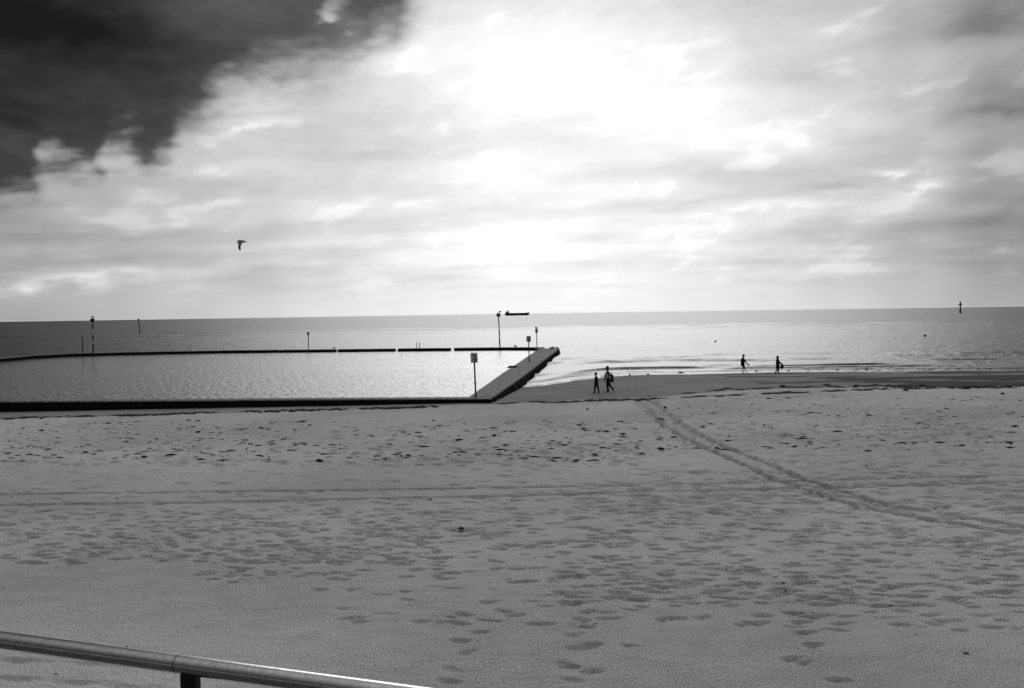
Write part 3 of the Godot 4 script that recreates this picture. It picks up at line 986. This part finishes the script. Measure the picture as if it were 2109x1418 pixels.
func make_people() -> void:
	var y: float
	# tall walker in a pale top, stepping left, rear foot lifted
	var p := ground(1253, 809)
	person("tall adult in a pale top and dark trousers walking beside the child", p, PI, 1.0, {
		"hip": [0.02, 0.93], "chest": [0.04, 1.28], "head": [0.06, 1.63],
		"near_knee": [0.05, 0.49], "near_ankle": [0.0, 0.08], "near_toe": [0.16, 0.03],
		"far_knee": [-0.08, 0.5], "far_ankle": [-0.31, 0.24], "far_toe": [-0.33, 0.1],
		"near_elbow": [0.19, 1.12], "near_wrist": [0.22, 0.88], "far_elbow": [-0.17, 1.13], "far_wrist": [-0.26, 0.9]}, {"top": "pale_cloth"})
	var bag := solo("shoulder_bag", blob([[Vector3(0, 0, 0.02), Vector3(0.05, 0.26, 0.0), 0.12, 0.09], [Vector3(-0.04, -0.04, 0), Vector3(0.06, -0.06, 0), 0.09, 0.08], [Vector3(0.05, 0.26, 0), Vector3(-0.04, 0.52, 0), 0.05, 0.03]], 0.022, 0.05), M.dark, p + Vector3(0.22, 0.84, 0.2))
	tag(bag, "dark bag slung at the hip of the walker in a pale top", "bag")
	p = ground(1229, 811)
	person("child in dark clothes walking beside the tall adult", p, PI, 0.8, {
		"hip": [0.0, 0.9], "chest": [0.03, 1.26], "head": [0.06, 1.62],
		"near_knee": [0.15, 0.5], "near_ankle": [0.14, 0.08], "near_toe": [0.29, 0.03],
		"far_knee": [-0.1, 0.48], "far_ankle": [-0.2, 0.09], "far_toe": [-0.06, 0.03],
		"near_elbow": [-0.08, 1.08], "near_wrist": [0.03, 0.9], "far_elbow": [0.1, 1.06], "far_wrist": [0.18, 0.9]}, {"top": "cloth"})
	# the pair at the water's edge, walking right
	p = gp(1531, 768.5, 0.0)
	person("barelegged adult in a dark jacket walking at the waterline, one arm swung out", p, 0.0, 0.98, {
		"hip": [0.0, 0.9], "chest": [-0.01, 1.26], "head": [0.06, 1.61],
		"near_knee": [0.0, 0.48], "near_ankle": [-0.1, 0.08], "near_toe": [0.05, 0.03],
		"far_knee": [0.14, 0.5], "far_ankle": [0.27, 0.12], "far_toe": [0.4, 0.09],
		"near_elbow": [0.14, 1.12], "near_wrist": [0.3, 0.86], "far_elbow": [-0.12, 1.1], "far_wrist": [-0.1, 0.86]}, {"top": "cloth", "bare": true, "hem": 0.12, "flare": -0.06})
	var held := solo("held_bag", blob([[Vector3(-0.03, 0.05, 0), Vector3(0.16, -0.03, 0), 0.05, 0.035], [Vector3(0, 0.0, 0.05), Vector3(0.12, -0.05, 0.05), 0.045, 0.03]], 0.014, 0.02), M.dark, p + Vector3(0.37, 0.76, 0.21))
	tag(held, "small dark bundle held in the hand of the barelegged walker", "bag")
	p = gp(1602, 770, 0.0)
	person("adult in a long dark coat walking at the waterline with a full bag", p, 0.0, 0.93, {
		"hip": [0.0, 0.9], "chest": [0.0, 1.27], "head": [0.03, 1.6],
		"near_knee": [-0.04, 0.48], "near_ankle": [-0.24, 0.1], "near_toe": [-0.14, 0.03],
		"far_knee": [0.1, 0.48], "far_ankle": [0.1, 0.08], "far_toe": [0.24, 0.03],
		"near_elbow": [0.14, 1.1], "near_wrist": [0.34, 0.99], "far_elbow": [0.1, 1.06], "far_wrist": [0.3, 0.95]}, {"top": "cloth", "hem": 0.3, "flare": 0.02, "long_hair": true})
	var tote := solo("tote_bag", blob([[Vector3(0, 0, 0), Vector3(0.02, -0.26, 0), 0.06, 0.13], [Vector3(-0.08, -0.28, 0), Vector3(0.1, -0.22, 0), 0.11, 0.1], [Vector3(0.0, 0.02, 0), Vector3(0.0, 0.1, 0), 0.025, 0.02]], 0.02, 0.04), M.dark, p + Vector3(0.33, 0.84, 0.2))
	tag(tote, "full dark bag hanging from the hand of the long-coated walker", "bag")

# ---------------------------------------------------------------- ship
func make_ship() -> void:
	var a := gz(1039.5, 647.9, 3600.0)
	var b := gz(1090.5, 647.0, 3600.0)
	var mid := (a + b) * 0.5
	mid.y = 0.0
	var L := a.distance_to(b)
	var k := L / 51.0                                     # metres to a pixel of the photograph
	var o := thing("cargo_ship", "low dark coaster with its bridge at the stern on the horizon", "ship", mid)
	# hull lofted from stern to bow
	var v := PackedVector3Array()
	var idx := PackedInt32Array()
	var n := 12
	for i in n + 1:
		var t := float(i) / n
		var x := (t - 0.5) * L
		var beam := k * 3.4 * (1.0 - pow(maxf(t - 0.8, 0.0) / 0.2, 2.0)) * (0.75 + 0.25 * smoothstep(0.0, 0.12, t))
		var deck := k * (4.3 + 0.9 * smoothstep(0.86, 0.9, t) + 0.5 * t)
		if t < 0.12: deck += k * 0.3
		var low := x if t < 1.0 else x - k * 1.8
		if i == 0: low = x + k * 1.2
		v.append_array([Vector3(x, deck, -beam), Vector3(low, -0.5, -beam * 0.7), Vector3(low, -0.5, beam * 0.7), Vector3(x, deck, beam)])
	for i in n:
		for q in 4:
			var c := i * 4 + q
			var e := i * 4 + (q + 1) % 4
			idx.append_array([c, e, c + 4, e, e + 4, c + 4])
	idx.append_array([0, 2, 1, 0, 3, 2])
	part("hull", indexed(v, idx), M.hull, o)
	for i in 5:
		part("hatch_cover", box_mesh(Vector3(k * 5.2, k * 0.7, k * 4.0), k * 0.1), M.hull, o, Vector3((-0.24 + 0.145 * i) * L, k * 4.75, 0))
	var tiers := [[-0.385, 5.4, 7.2, 2.0], [-0.38, 7.0, 5.6, 1.7], [-0.37, 8.4, 4.4, 1.5]]
	var house := part("deckhouse", box_mesh(Vector3(k * 7.2, k * 2.2, k * 5.2), k * 0.1), M.ship_grey, o, Vector3(-0.385 * L, k * 5.3, 0))
	part("upper_tier", box_mesh(Vector3(k * 5.4, k * 1.6, k * 5.0), k * 0.1), M.ship_white, house, Vector3(k * 0.4, k * 1.9, 0))
	part("bridge", box_mesh(Vector3(k * 3.0, k * 1.5, k * 6.0), k * 0.1), M.ship_grey, house, Vector3(k * 1.0, k * 3.45, 0))
	part("bridge_window_band", box_mesh(Vector3(k * 3.1, k * 0.5, k * 6.1), k * 0.05), M.hull, house, Vector3(k * 1.0, k * 3.6, 0))
	part("funnel", box_mesh(Vector3(k * 1.5, k * 2.3, k * 1.5), k * 0.3), M.ship_grey, o, Vector3(-0.445 * L, k * 7.4, 0))
	part("mast", tube([Vector3(0, 0, 0), Vector3(0, k * 3.4, 0)], [k * 0.4, k * 0.2], 8), M.ship_grey, o, Vector3(-0.39 * L, k * 8.9, 0))
	part("foremast", tube([Vector3(0, 0, 0), Vector3(0, k * 1.2, 0)], [k * 0.15, k * 0.1], 8), M.hull, o, Vector3(0.43 * L, k * 4.6, 0))

# ---------------------------------------------------------------- promenade rail
func make_promenade() -> void:
	var deck_y := 3.9
	var a := gp(0, 1317, 4.83)
	var b := gp(880, 1437, 4.83)
	var dir := (b - a).normalized()
	var side := Vector3(dir.z, 0, -dir.x)                # out over the beach
	if side.z > 0: side = -side
	var post := gp(391, 1372, 4.83)
	var o := thing("promenade_rail", "pale round metal handrail on a dark post at the promenade edge", "railing", Vector3(post.x, deck_y, post.z))
	var local := func(p: Vector3) -> Vector3: return p - o.position
	part("handrail", tube([local.call(post - dir * 4.0), local.call(post - dir * 1.2), local.call(post), local.call(post + dir * 1.2), local.call(post + dir * 5.2)], [0.0245, 0.0245, 0.0245, 0.0245, 0.0245], 28), M.rail, o)
	var seam: Vector3 = local.call(post) - dir * 0.037
	part("joint_sleeve", tube([seam - dir * 0.001, seam + dir * 0.001], [0.0249, 0.0249], 28), M.dark, o)
	for k in [-2, -1, 0, 1, 2]:
		var c: Vector3 = dir * 1.9 * k
		var st := new_st()
		bevel_box(st, c + Vector3(-0.021, 0.0, -0.021), c + Vector3(0.021, 4.83 - deck_y - 0.012, 0.021), 0.004)
		var p := part("post", done(st), M.dark, o)
		part("base_plate", box_mesh(Vector3(0.12, 0.012, 0.12), 0.003, c + Vector3(0, 0.006, 0)), M.dark, p)
	# deck and sea wall under it
	var st := new_st()
	var e0 := post - dir * 60.0 + side * 0.2
	var e1 := post + dir * 60.0 + side * 0.2
	var r0 := e0 - side * 14.0
	var r1 := e1 - side * 14.0
	e0.y = deck_y; e1.y = deck_y; r0.y = deck_y; r1.y = deck_y
	var dn := Vector3(0, -3.6, 0)
	quad(st, e0, e1, r1, r0)
	quad(st, e1, e0, e0 + dn, e1 + dn)
	quad(st, r0, r1, r1 + dn, r0 + dn)
	quad(st, e0, r0, r0 + dn, e0 + dn)
	quad(st, r1, e1, e1 + dn, r1 + dn)
	tag(solo("promenade", done(st), M.concrete), "concrete promenade above the beach", "promenade", "", "structure")

# ---------------------------------------------------------------- weed and small things
func scatter(called: String, label: String, spots: Array, meshes: int) -> void:
	var mm := MultiMesh.new()
	mm.transform_format = MultiMesh.TRANSFORM_3D
	mm.mesh = weed_mesh(meshes)
	mm.instance_count = spots.size()
	for i in spots.size():
		var s: Array = spots[i]
		mm.set_instance_transform(i, Transform3D(Basis(Vector3.UP, s[2]).scaled_local(s[1]), s[0]))
	var o := MultiMeshInstance3D.new()
	o.name = numbered(called)
	o.multimesh = mm
	o.material_override = M.weed
	add_child(o)
	tag(o, label, "seaweed", "", "stuff")

func make_weed() -> void:
	# drift lines of weed
	var line := []
	for i in 520:
		var px := rng.randf_range(-40, 900)
		var py := lerpf(864.5, 836.0, px / 1000.0) + rng.randfn(0, 0.9)
		if sin(px * 0.05) + sin(px * 0.021 + 1.0) < -1.1: continue
		var s := rng.randf_range(0.07, 0.3)
		line.append([ground(px, py), Vector3(s * 1.8, rng.randf_range(0.06, 0.17), s), rng.randf_range(-0.3, 0.3)])
	scatter("drift_weed", "dark drift line of seaweed on the sand below the pool wall", line, 71)
	line = []
	for i in 420:
		var px := rng.randf_range(1010, 2140)
		var lower := i % 2 == 0
		var py := 0.0
		if px < 1330: py = lerpf(833, 823, (px - 1010) / 320.0)
		elif lower: py = lerpf(823, 801, clampf((px - 1330) / 500.0, 0, 1)) - maxf(px - 1830, 0) * 0.008
		else: py = lerpf(816, 797, clampf((px - 1330) / 300.0, 0, 1)) + sin(px * 0.02) * 2.0
		var dense := 0.25 if px < 1580 else 0.9
		if rng.randf() > dense: continue
		var s := rng.randf_range(0.1, 0.4)
		line.append([ground(px, py + rng.randfn(0, 0.8)), Vector3(s * 1.9, rng.randf_range(0.05, 0.16), s), rng.randf_range(-0.3, 0.3)])
	scatter("drift_weed", "dark drift line of seaweed across the open beach behind the walkers", line, 72)
	line = []
	for a in [[0, 866, 1330, 950, 1500], [1330, 815, 2109, 930, 900], [0, 960, 2109, 1240, 90], [0, 1240, 2109, 1410, 12]]:
		for i in a[4]:
			var where := ground(rng.randf_range(a[0], a[2]), rng.randf_range(a[1], a[3]))
			if pat.get_noise_2d(where.x * 3.0, where.z * 2.0) < rng.randf_range(-0.35, 0.25): continue
			var s := 0.02 + 0.08 * pow(rng.randf(), 3.0) if a[1] < 960 else rng.randf_range(0.008, 0.025)
			line.append([where, Vector3(s * rng.randf_range(1.2, 2.6), s * rng.randf_range(0.4, 0.9), s), rng.randf_range(-0.5, 0.5)])
	scatter("scattered_weed", "scraps of dark seaweed and stones strewn over the dry sand", line, 73)
	# clumps one can tell apart at the waterline
	var forms := [weed_mesh(81), weed_mesh(82), weed_mesh(83), weed_mesh(84)]
	var spots := [[1240, 776, 5], [1297.5, 773.3, 8], [1335, 771.4, 8], [1402, 768.4, 17], [1558, 765.3, 6], [1625, 764, 6], [1665, 764.2, 4], [1725.5, 762.6, 6], [1764, 762.4, 4], [1785.5, 762.2, 8], [1812.5, 764.2, 5], [1892, 761, 5], [1916, 761.3, 5], [1974, 760.6, 6], [2003, 758.7, 7], [2040.5, 760.6, 5], [2067, 758.4, 9], [2097, 759.4, 6]]
	for i in spots.size():
		var s: Array = spots[i]
		var p := gp(s[0], s[1] + 0.6, 0.0)
		var o := solo("weed_clump", forms[i % 4], M.weed, p)
		var r: float = s[2] * 0.5 * -p.z / FOCAL
		o.scale = Vector3(r, 0.22, r * 0.9)
		o.rotation.y = i * 1.3
		o.set_meta("group", "weed clumps at the waterline")
		var side := "dark weed clump in the shallows beyond the long-coated walker"
		if i == 0: side = "small weed clump in the shallows beside the tall adult"
		elif i < 3: side = "short weed clump in the shallows behind the tall adult"
		elif i == 3: side = "long flat weed clump in the shallows between the two pairs of walkers"
		elif i == 4: side = "dark weed clump in the shallows between the two waterline walkers"
		tag(o, side, "seaweed")
	spots = [[1613, 796, 20], [1703, 794, 24], [1764, 799, 18], [1848, 797, 20], [1900, 795, 20], [1866, 804.5, 14], [1990, 800.5, 20], [2066, 812, 12], [2080, 798, 22], [1490, 815, 10], [1370, 839, 8], [1210, 843, 8]]
	for i in spots.size():
		var s: Array = spots[i]
		var p := ground(s[0], s[1] + 1.0)
		var o := solo("weed_clump", forms[(i + 1) % 4], M.weed, p)
		var r: float = s[2] * 0.5 * -p.z / FOCAL
		o.scale = Vector3(r, 0.26 if i < 9 else 0.16, r * 0.7)
		o.rotation.y = i * 0.2 - 0.9
		o.set_meta("group", "weed heaps on the wet sand")
		tag(o, "low black heap of weed on the wet sand along the drift line" if i < 9 else "small weed heap on dry sand near the top of the churned track", "seaweed")
	# stones on the dry sand
	spots = [[886, 1029, 7], [241, 1027, 8], [950, 1089, 14], [261, 1333, 6], [1289, 1292, 5], [1345, 1333, 4], [1560, 1334, 4], [1888, 1307, 4], [1674, 1262, 5], [1595, 1190, 4], [547, 1175, 6], [460, 1207, 4], [1785, 959, 6], [1902, 1139, 4], [1178, 1115, 4]]
	for i in spots.size():
		var s: Array = spots[i]
		var p := ground(s[0], s[1])
		var r: float = s[2] * 0.5 * -p.z / FOCAL
		var o := solo("stone", forms[(i + 2) % 4], M.weed, p)
		o.scale = Vector3(r, r * 0.9, r * 0.8)
		o.rotation.y = i * 0.8
		o.set_meta("group", "stones lying on the dry sand")
		tag(o, ["dark stone lying between the twin tyre ruts", "dark lump on the twin tyre ruts below the pool wall", "largest dark lump on the printed sand, with a pit beside it", "dark stone on the bare sand above the handrail"][i] if i < 4 else "small dark stone lying on the dry sand", "stone")

func make_markers() -> void:
	# distances come from the wall each post stands on
	sign_post("large notice sign on the near corner of the concrete walkway", Vector2(976, 727), gp(980, 819.5, TOP), 0.42, 0.6, 0.055)
	sign_post("notice sign halfway along the concrete walkway", Vector2(1088.5, 692.5), gp(1090, 746, TOP), 0.46, 0.62, 0.06)
	sign_post("notice sign with a gull on it at the seaward end of the walkway", Vector2(1105, 678), gp(1106, 717.3, TOP - 0.02), 0.4, 0.56, 0.065)
	sign_post("lone notice sign on the middle of the seaward pool wall", Vector2(634.5, 684), gp(635, 720.3, TOP - 0.02), 0.38, 0.5, 0.07)
	beacon("banded beacon on the seaward wall beside the far coaster", Vector2(1026.5, 645.5), gp(1029.5, 715.8, TOP))
	beacon("banded beacon on the curved end of the seaward wall beside a thin pole", Vector2(189.5, 656), gp(191.5, 727.3, TOP))
	var f := gp(169.5, 728, TOP)
	var t := gz(168.5, 692, -f.z)
	tag(solo("marker_pole", tube([Vector3(0, -0.05, 0), (t - f) * 0.5, t - f], [0.075, 0.07, 0.06], 10), M.black_paint, f), "thin plain dark pole on the seaward pool wall", "pole")
	# leaning banded perch out at sea
	f = gp(287.5, 686.5, 0.0)
	t = gz(284.5, 657, -f.z)
	var o := thing("sea_perch", "slim leaning banded pole standing in the sea beyond the pool", "pole", f)
	var up := t - f
	var cuts := [-0.03, 0.22, 0.46, 0.52, 0.7, 0.92]
	for k in 5:
		part("pole_band", tube([up * cuts[k], up * cuts[k + 1]], [0.2, 0.19], 10), M.black_paint if k % 2 == 0 else M.ship_grey, o)
	part("topmark", tube([up * 0.92, up * 0.93, up * 0.985, up], [0.24, 0.42, 0.42, 0.2], 10), M.post, o)
	# beacon far out on the right
	f = gp(1978.5, 645, 0.0)
	t = gz(1977.5, 620, -f.z)
	o = thing("sea_beacon", "far dark beacon pile with a pointed topmark breaking the horizon", "beacon", f)
	up = t - f
	var h := up.length()
	part("pile", tube([Vector3(0, -0.3, 0), Vector3(0, h * 0.12, 0), Vector3(0, h * 0.2, 0), Vector3(0, h * 0.66, 0)], [1.0, 0.95, 0.65, 0.6], 10), M.black_paint, o)
	part("topmark", tube([Vector3(0, h * 0.64, 0), Vector3(0, h * 0.67, 0), Vector3(0, h * 0.84, 0)], [1.75, 1.7, 0.4], 12), M.black_paint, o)
	part("lantern", tube([Vector3(0, h * 0.84, 0), Vector3(0, h * 0.92, 0), Vector3(0, h, 0)], [0.6, 0.55, 0.15], 8), M.ship_grey, o)
	# buoys
	f = gp(1906, 694, 0.0)
	o = thing("buoy", "round black buoy floating on the sea below the far beacon", "buoy", f)
	part("float", blob([[Vector3(0, 0.12, 0), Vector3(0, 0.2, 0), 0.25, 0.24]], 0.05, 0.02), M.black_paint, o)
	part("ring", tube([Vector3(0, 0.4, 0), Vector3(0, 0.5, 0)], [0.06, 0.05], 8), M.black_paint, o)
	f = gp(1474, 704.6, 0.0)
	o = thing("buoy", "small grey buoy floating on the sea beyond the walkers", "buoy", f)
	part("float", blob([[Vector3(-0.06, 0.06, 0), Vector3(0.06, 0.08, 0), 0.16, 0.14]], 0.04, 0.02), M.ship_grey, o)
	part("ring", tube([Vector3(0.1, 0.16, 0), Vector3(0.16, 0.3, 0)], [0.06, 0.05], 8), M.post, o)
	# bathing ladders
	for a in [[861, 717.9, 0.95, "pale bathing ladder on the seaward wall beside an overflow gap", 0.0], [388, 723.3, 0.55, "low bathing ladder on the seaward wall far from the walkway", 0.0], [1107.5, 727.5, 0.62, "hooped handrail of the bathing ladder at the walkway edge", 0.9]]:
		f = gp(a[0], a[1], TOP)
		o = thing("bathing_ladder", a[3], "ladder", f, a[4], "bathing ladders of the pool")
		for s in [-0.24, 0.24]:
			var pts := [Vector3(s, -0.02, -0.35), Vector3(s, a[2] * 0.7, -0.33)]
			for k in 5:
				var an := PI * (1.0 - k / 4.0)
				pts.append(Vector3(s, a[2] * 0.7 + 0.3 * a[2] * sin(an), 0.33 * cos(an)))
			pts.append(Vector3(s, -0.8, 0.35))
			var rr := []
			for q in pts: rr.append(0.03)
			part("hand_rail", tube(pts, rr, 8), M.steel, o)
		for k in 3:
			part("rung", tube([Vector3(-0.24, -0.1 - 0.25 * k, 0.35), Vector3(0.24, -0.1 - 0.25 * k, 0.35)], [0.02, 0.02], 8), M.steel, o)
	# dark stub over the pool edge
	f = gp(1056, 757.5, TOP)
	o = thing("walkway_stub", "dark stub jutting from the walkway edge over the pool", "stub", f)
	part("beam", blob([[Vector3(0.3, 0.06, 0), Vector3(-0.25, 0.08, 0), 0.09, 0.1], [Vector3(-0.25, 0.08, 0), Vector3(-0.45, 0.0, 0), 0.1, 0.08]], 0.03, 0.03), M.dark, o)
	part("foot_plate", box_mesh(Vector3(0.3, 0.04, 0.3), 0.01), M.dark, o, Vector3(0.35, 0.0, 0))

func make_gulls() -> void:
	var g := gull_standing()
	var b := gp(1029.5, 715.8, TOP)
	g.position = gz(1028.5, 644.6, -b.z)
	g.rotation.y = 0.3
	b = gp(191.5, 727.3, TOP)
	copy(g, gz(190.5, 655.1, -b.z), PI, "gull perched on the topmark of the banded beacon beside a thin pole")
	b = gp(1106, 717.3, TOP)
	copy(g, gz(1105, 677.6, -b.z), PI - 0.3, "gull perched on the notice sign at the seaward end of the walkway")
	copy(g, gp(688, 718.8, TOP - 0.01), PI + 0.2, "gull on the seaward wall beside an overflow gap")
	copy(g, gp(1062, 715.2, TOP - 0.01), PI, "gull on the seaward wall between the beacon and the walkway")
	copy(g, gp(1135, 719.0, TOP), 0.2, "gull standing at the seaward tip of the walkway", "gulls at the tip of the walkway")
	copy(g, gp(1140.5, 718.5, TOP), PI, "gull standing at the seaward tip of the walkway", "gulls at the tip of the walkway")
	copy(g, gp(1148, 718.9, TOP), PI + 0.3, "gull standing at the seaward tip of the walkway", "gulls at the tip of the walkway")
	gull_flying()

# ---------------------------------------------------------------- scene
func _ready() -> void:
	rng.seed = 4242
	# camera
	cam_basis = Basis(Vector3.RIGHT, -atan((709.0 - 647.2) / FOCAL)) * Basis(Vector3.BACK, -atan(0.01498))
	var cam := Camera3D.new()
	cam.name = "camera"
	cam.fov = rad_to_deg(2.0 * atan(709.0 / FOCAL))
	cam.near = 0.05
	cam.far = 80000.0
	cam.transform = Transform3D(cam_basis, EYE)
	add_child(cam)
	cam.current = true
	# sky
	var pano := PanoramaSkyMaterial.new()
	pano.panorama = ImageTexture.create_from_image(make_sky())
	var sky := Sky.new()
	sky.sky_material = pano
	var env := Environment.new()
	env.background_mode = Environment.BG_SKY
	env.sky = sky
	env.tonemap_mode = Environment.TONE_MAPPER_LINEAR
	env.tonemap_exposure = 1.0
	env.sdfgi_enabled = true
	env.ssao_enabled = true
	env.ssil_enabled = true
	var we := WorldEnvironment.new()
	we.name = "environment"
	we.environment = env
	add_child(we)
	# sun behind the bright cloud over the sea
	var sun := DirectionalLight3D.new()
	sun.name = "sun"
	sun.light_energy = 0.42
	sun.light_angular_distance = 42.0
	sun.shadow_enabled = true
	sun.transform.basis = Basis(Vector3.UP, deg_to_rad(180.0 - 4.0)) * Basis(Vector3.RIGHT, deg_to_rad(-28.0))
	add_child(sun)
	make_materials()
	wall_a = gp(0, 827.5, TOP)
	wall_b = gp(1012, 821.5, TOP)
	var tip := gp(1152, 718.5, TOP)
	walk_slope = (tip.x - wall_b.x) / (wall_b.z - tip.z)
	make_beach()
	make_sea()
	make_pool()
	make_promenade()
	make_markers()
	make_ship()
	make_people()
	make_gulls()
	make_weed()
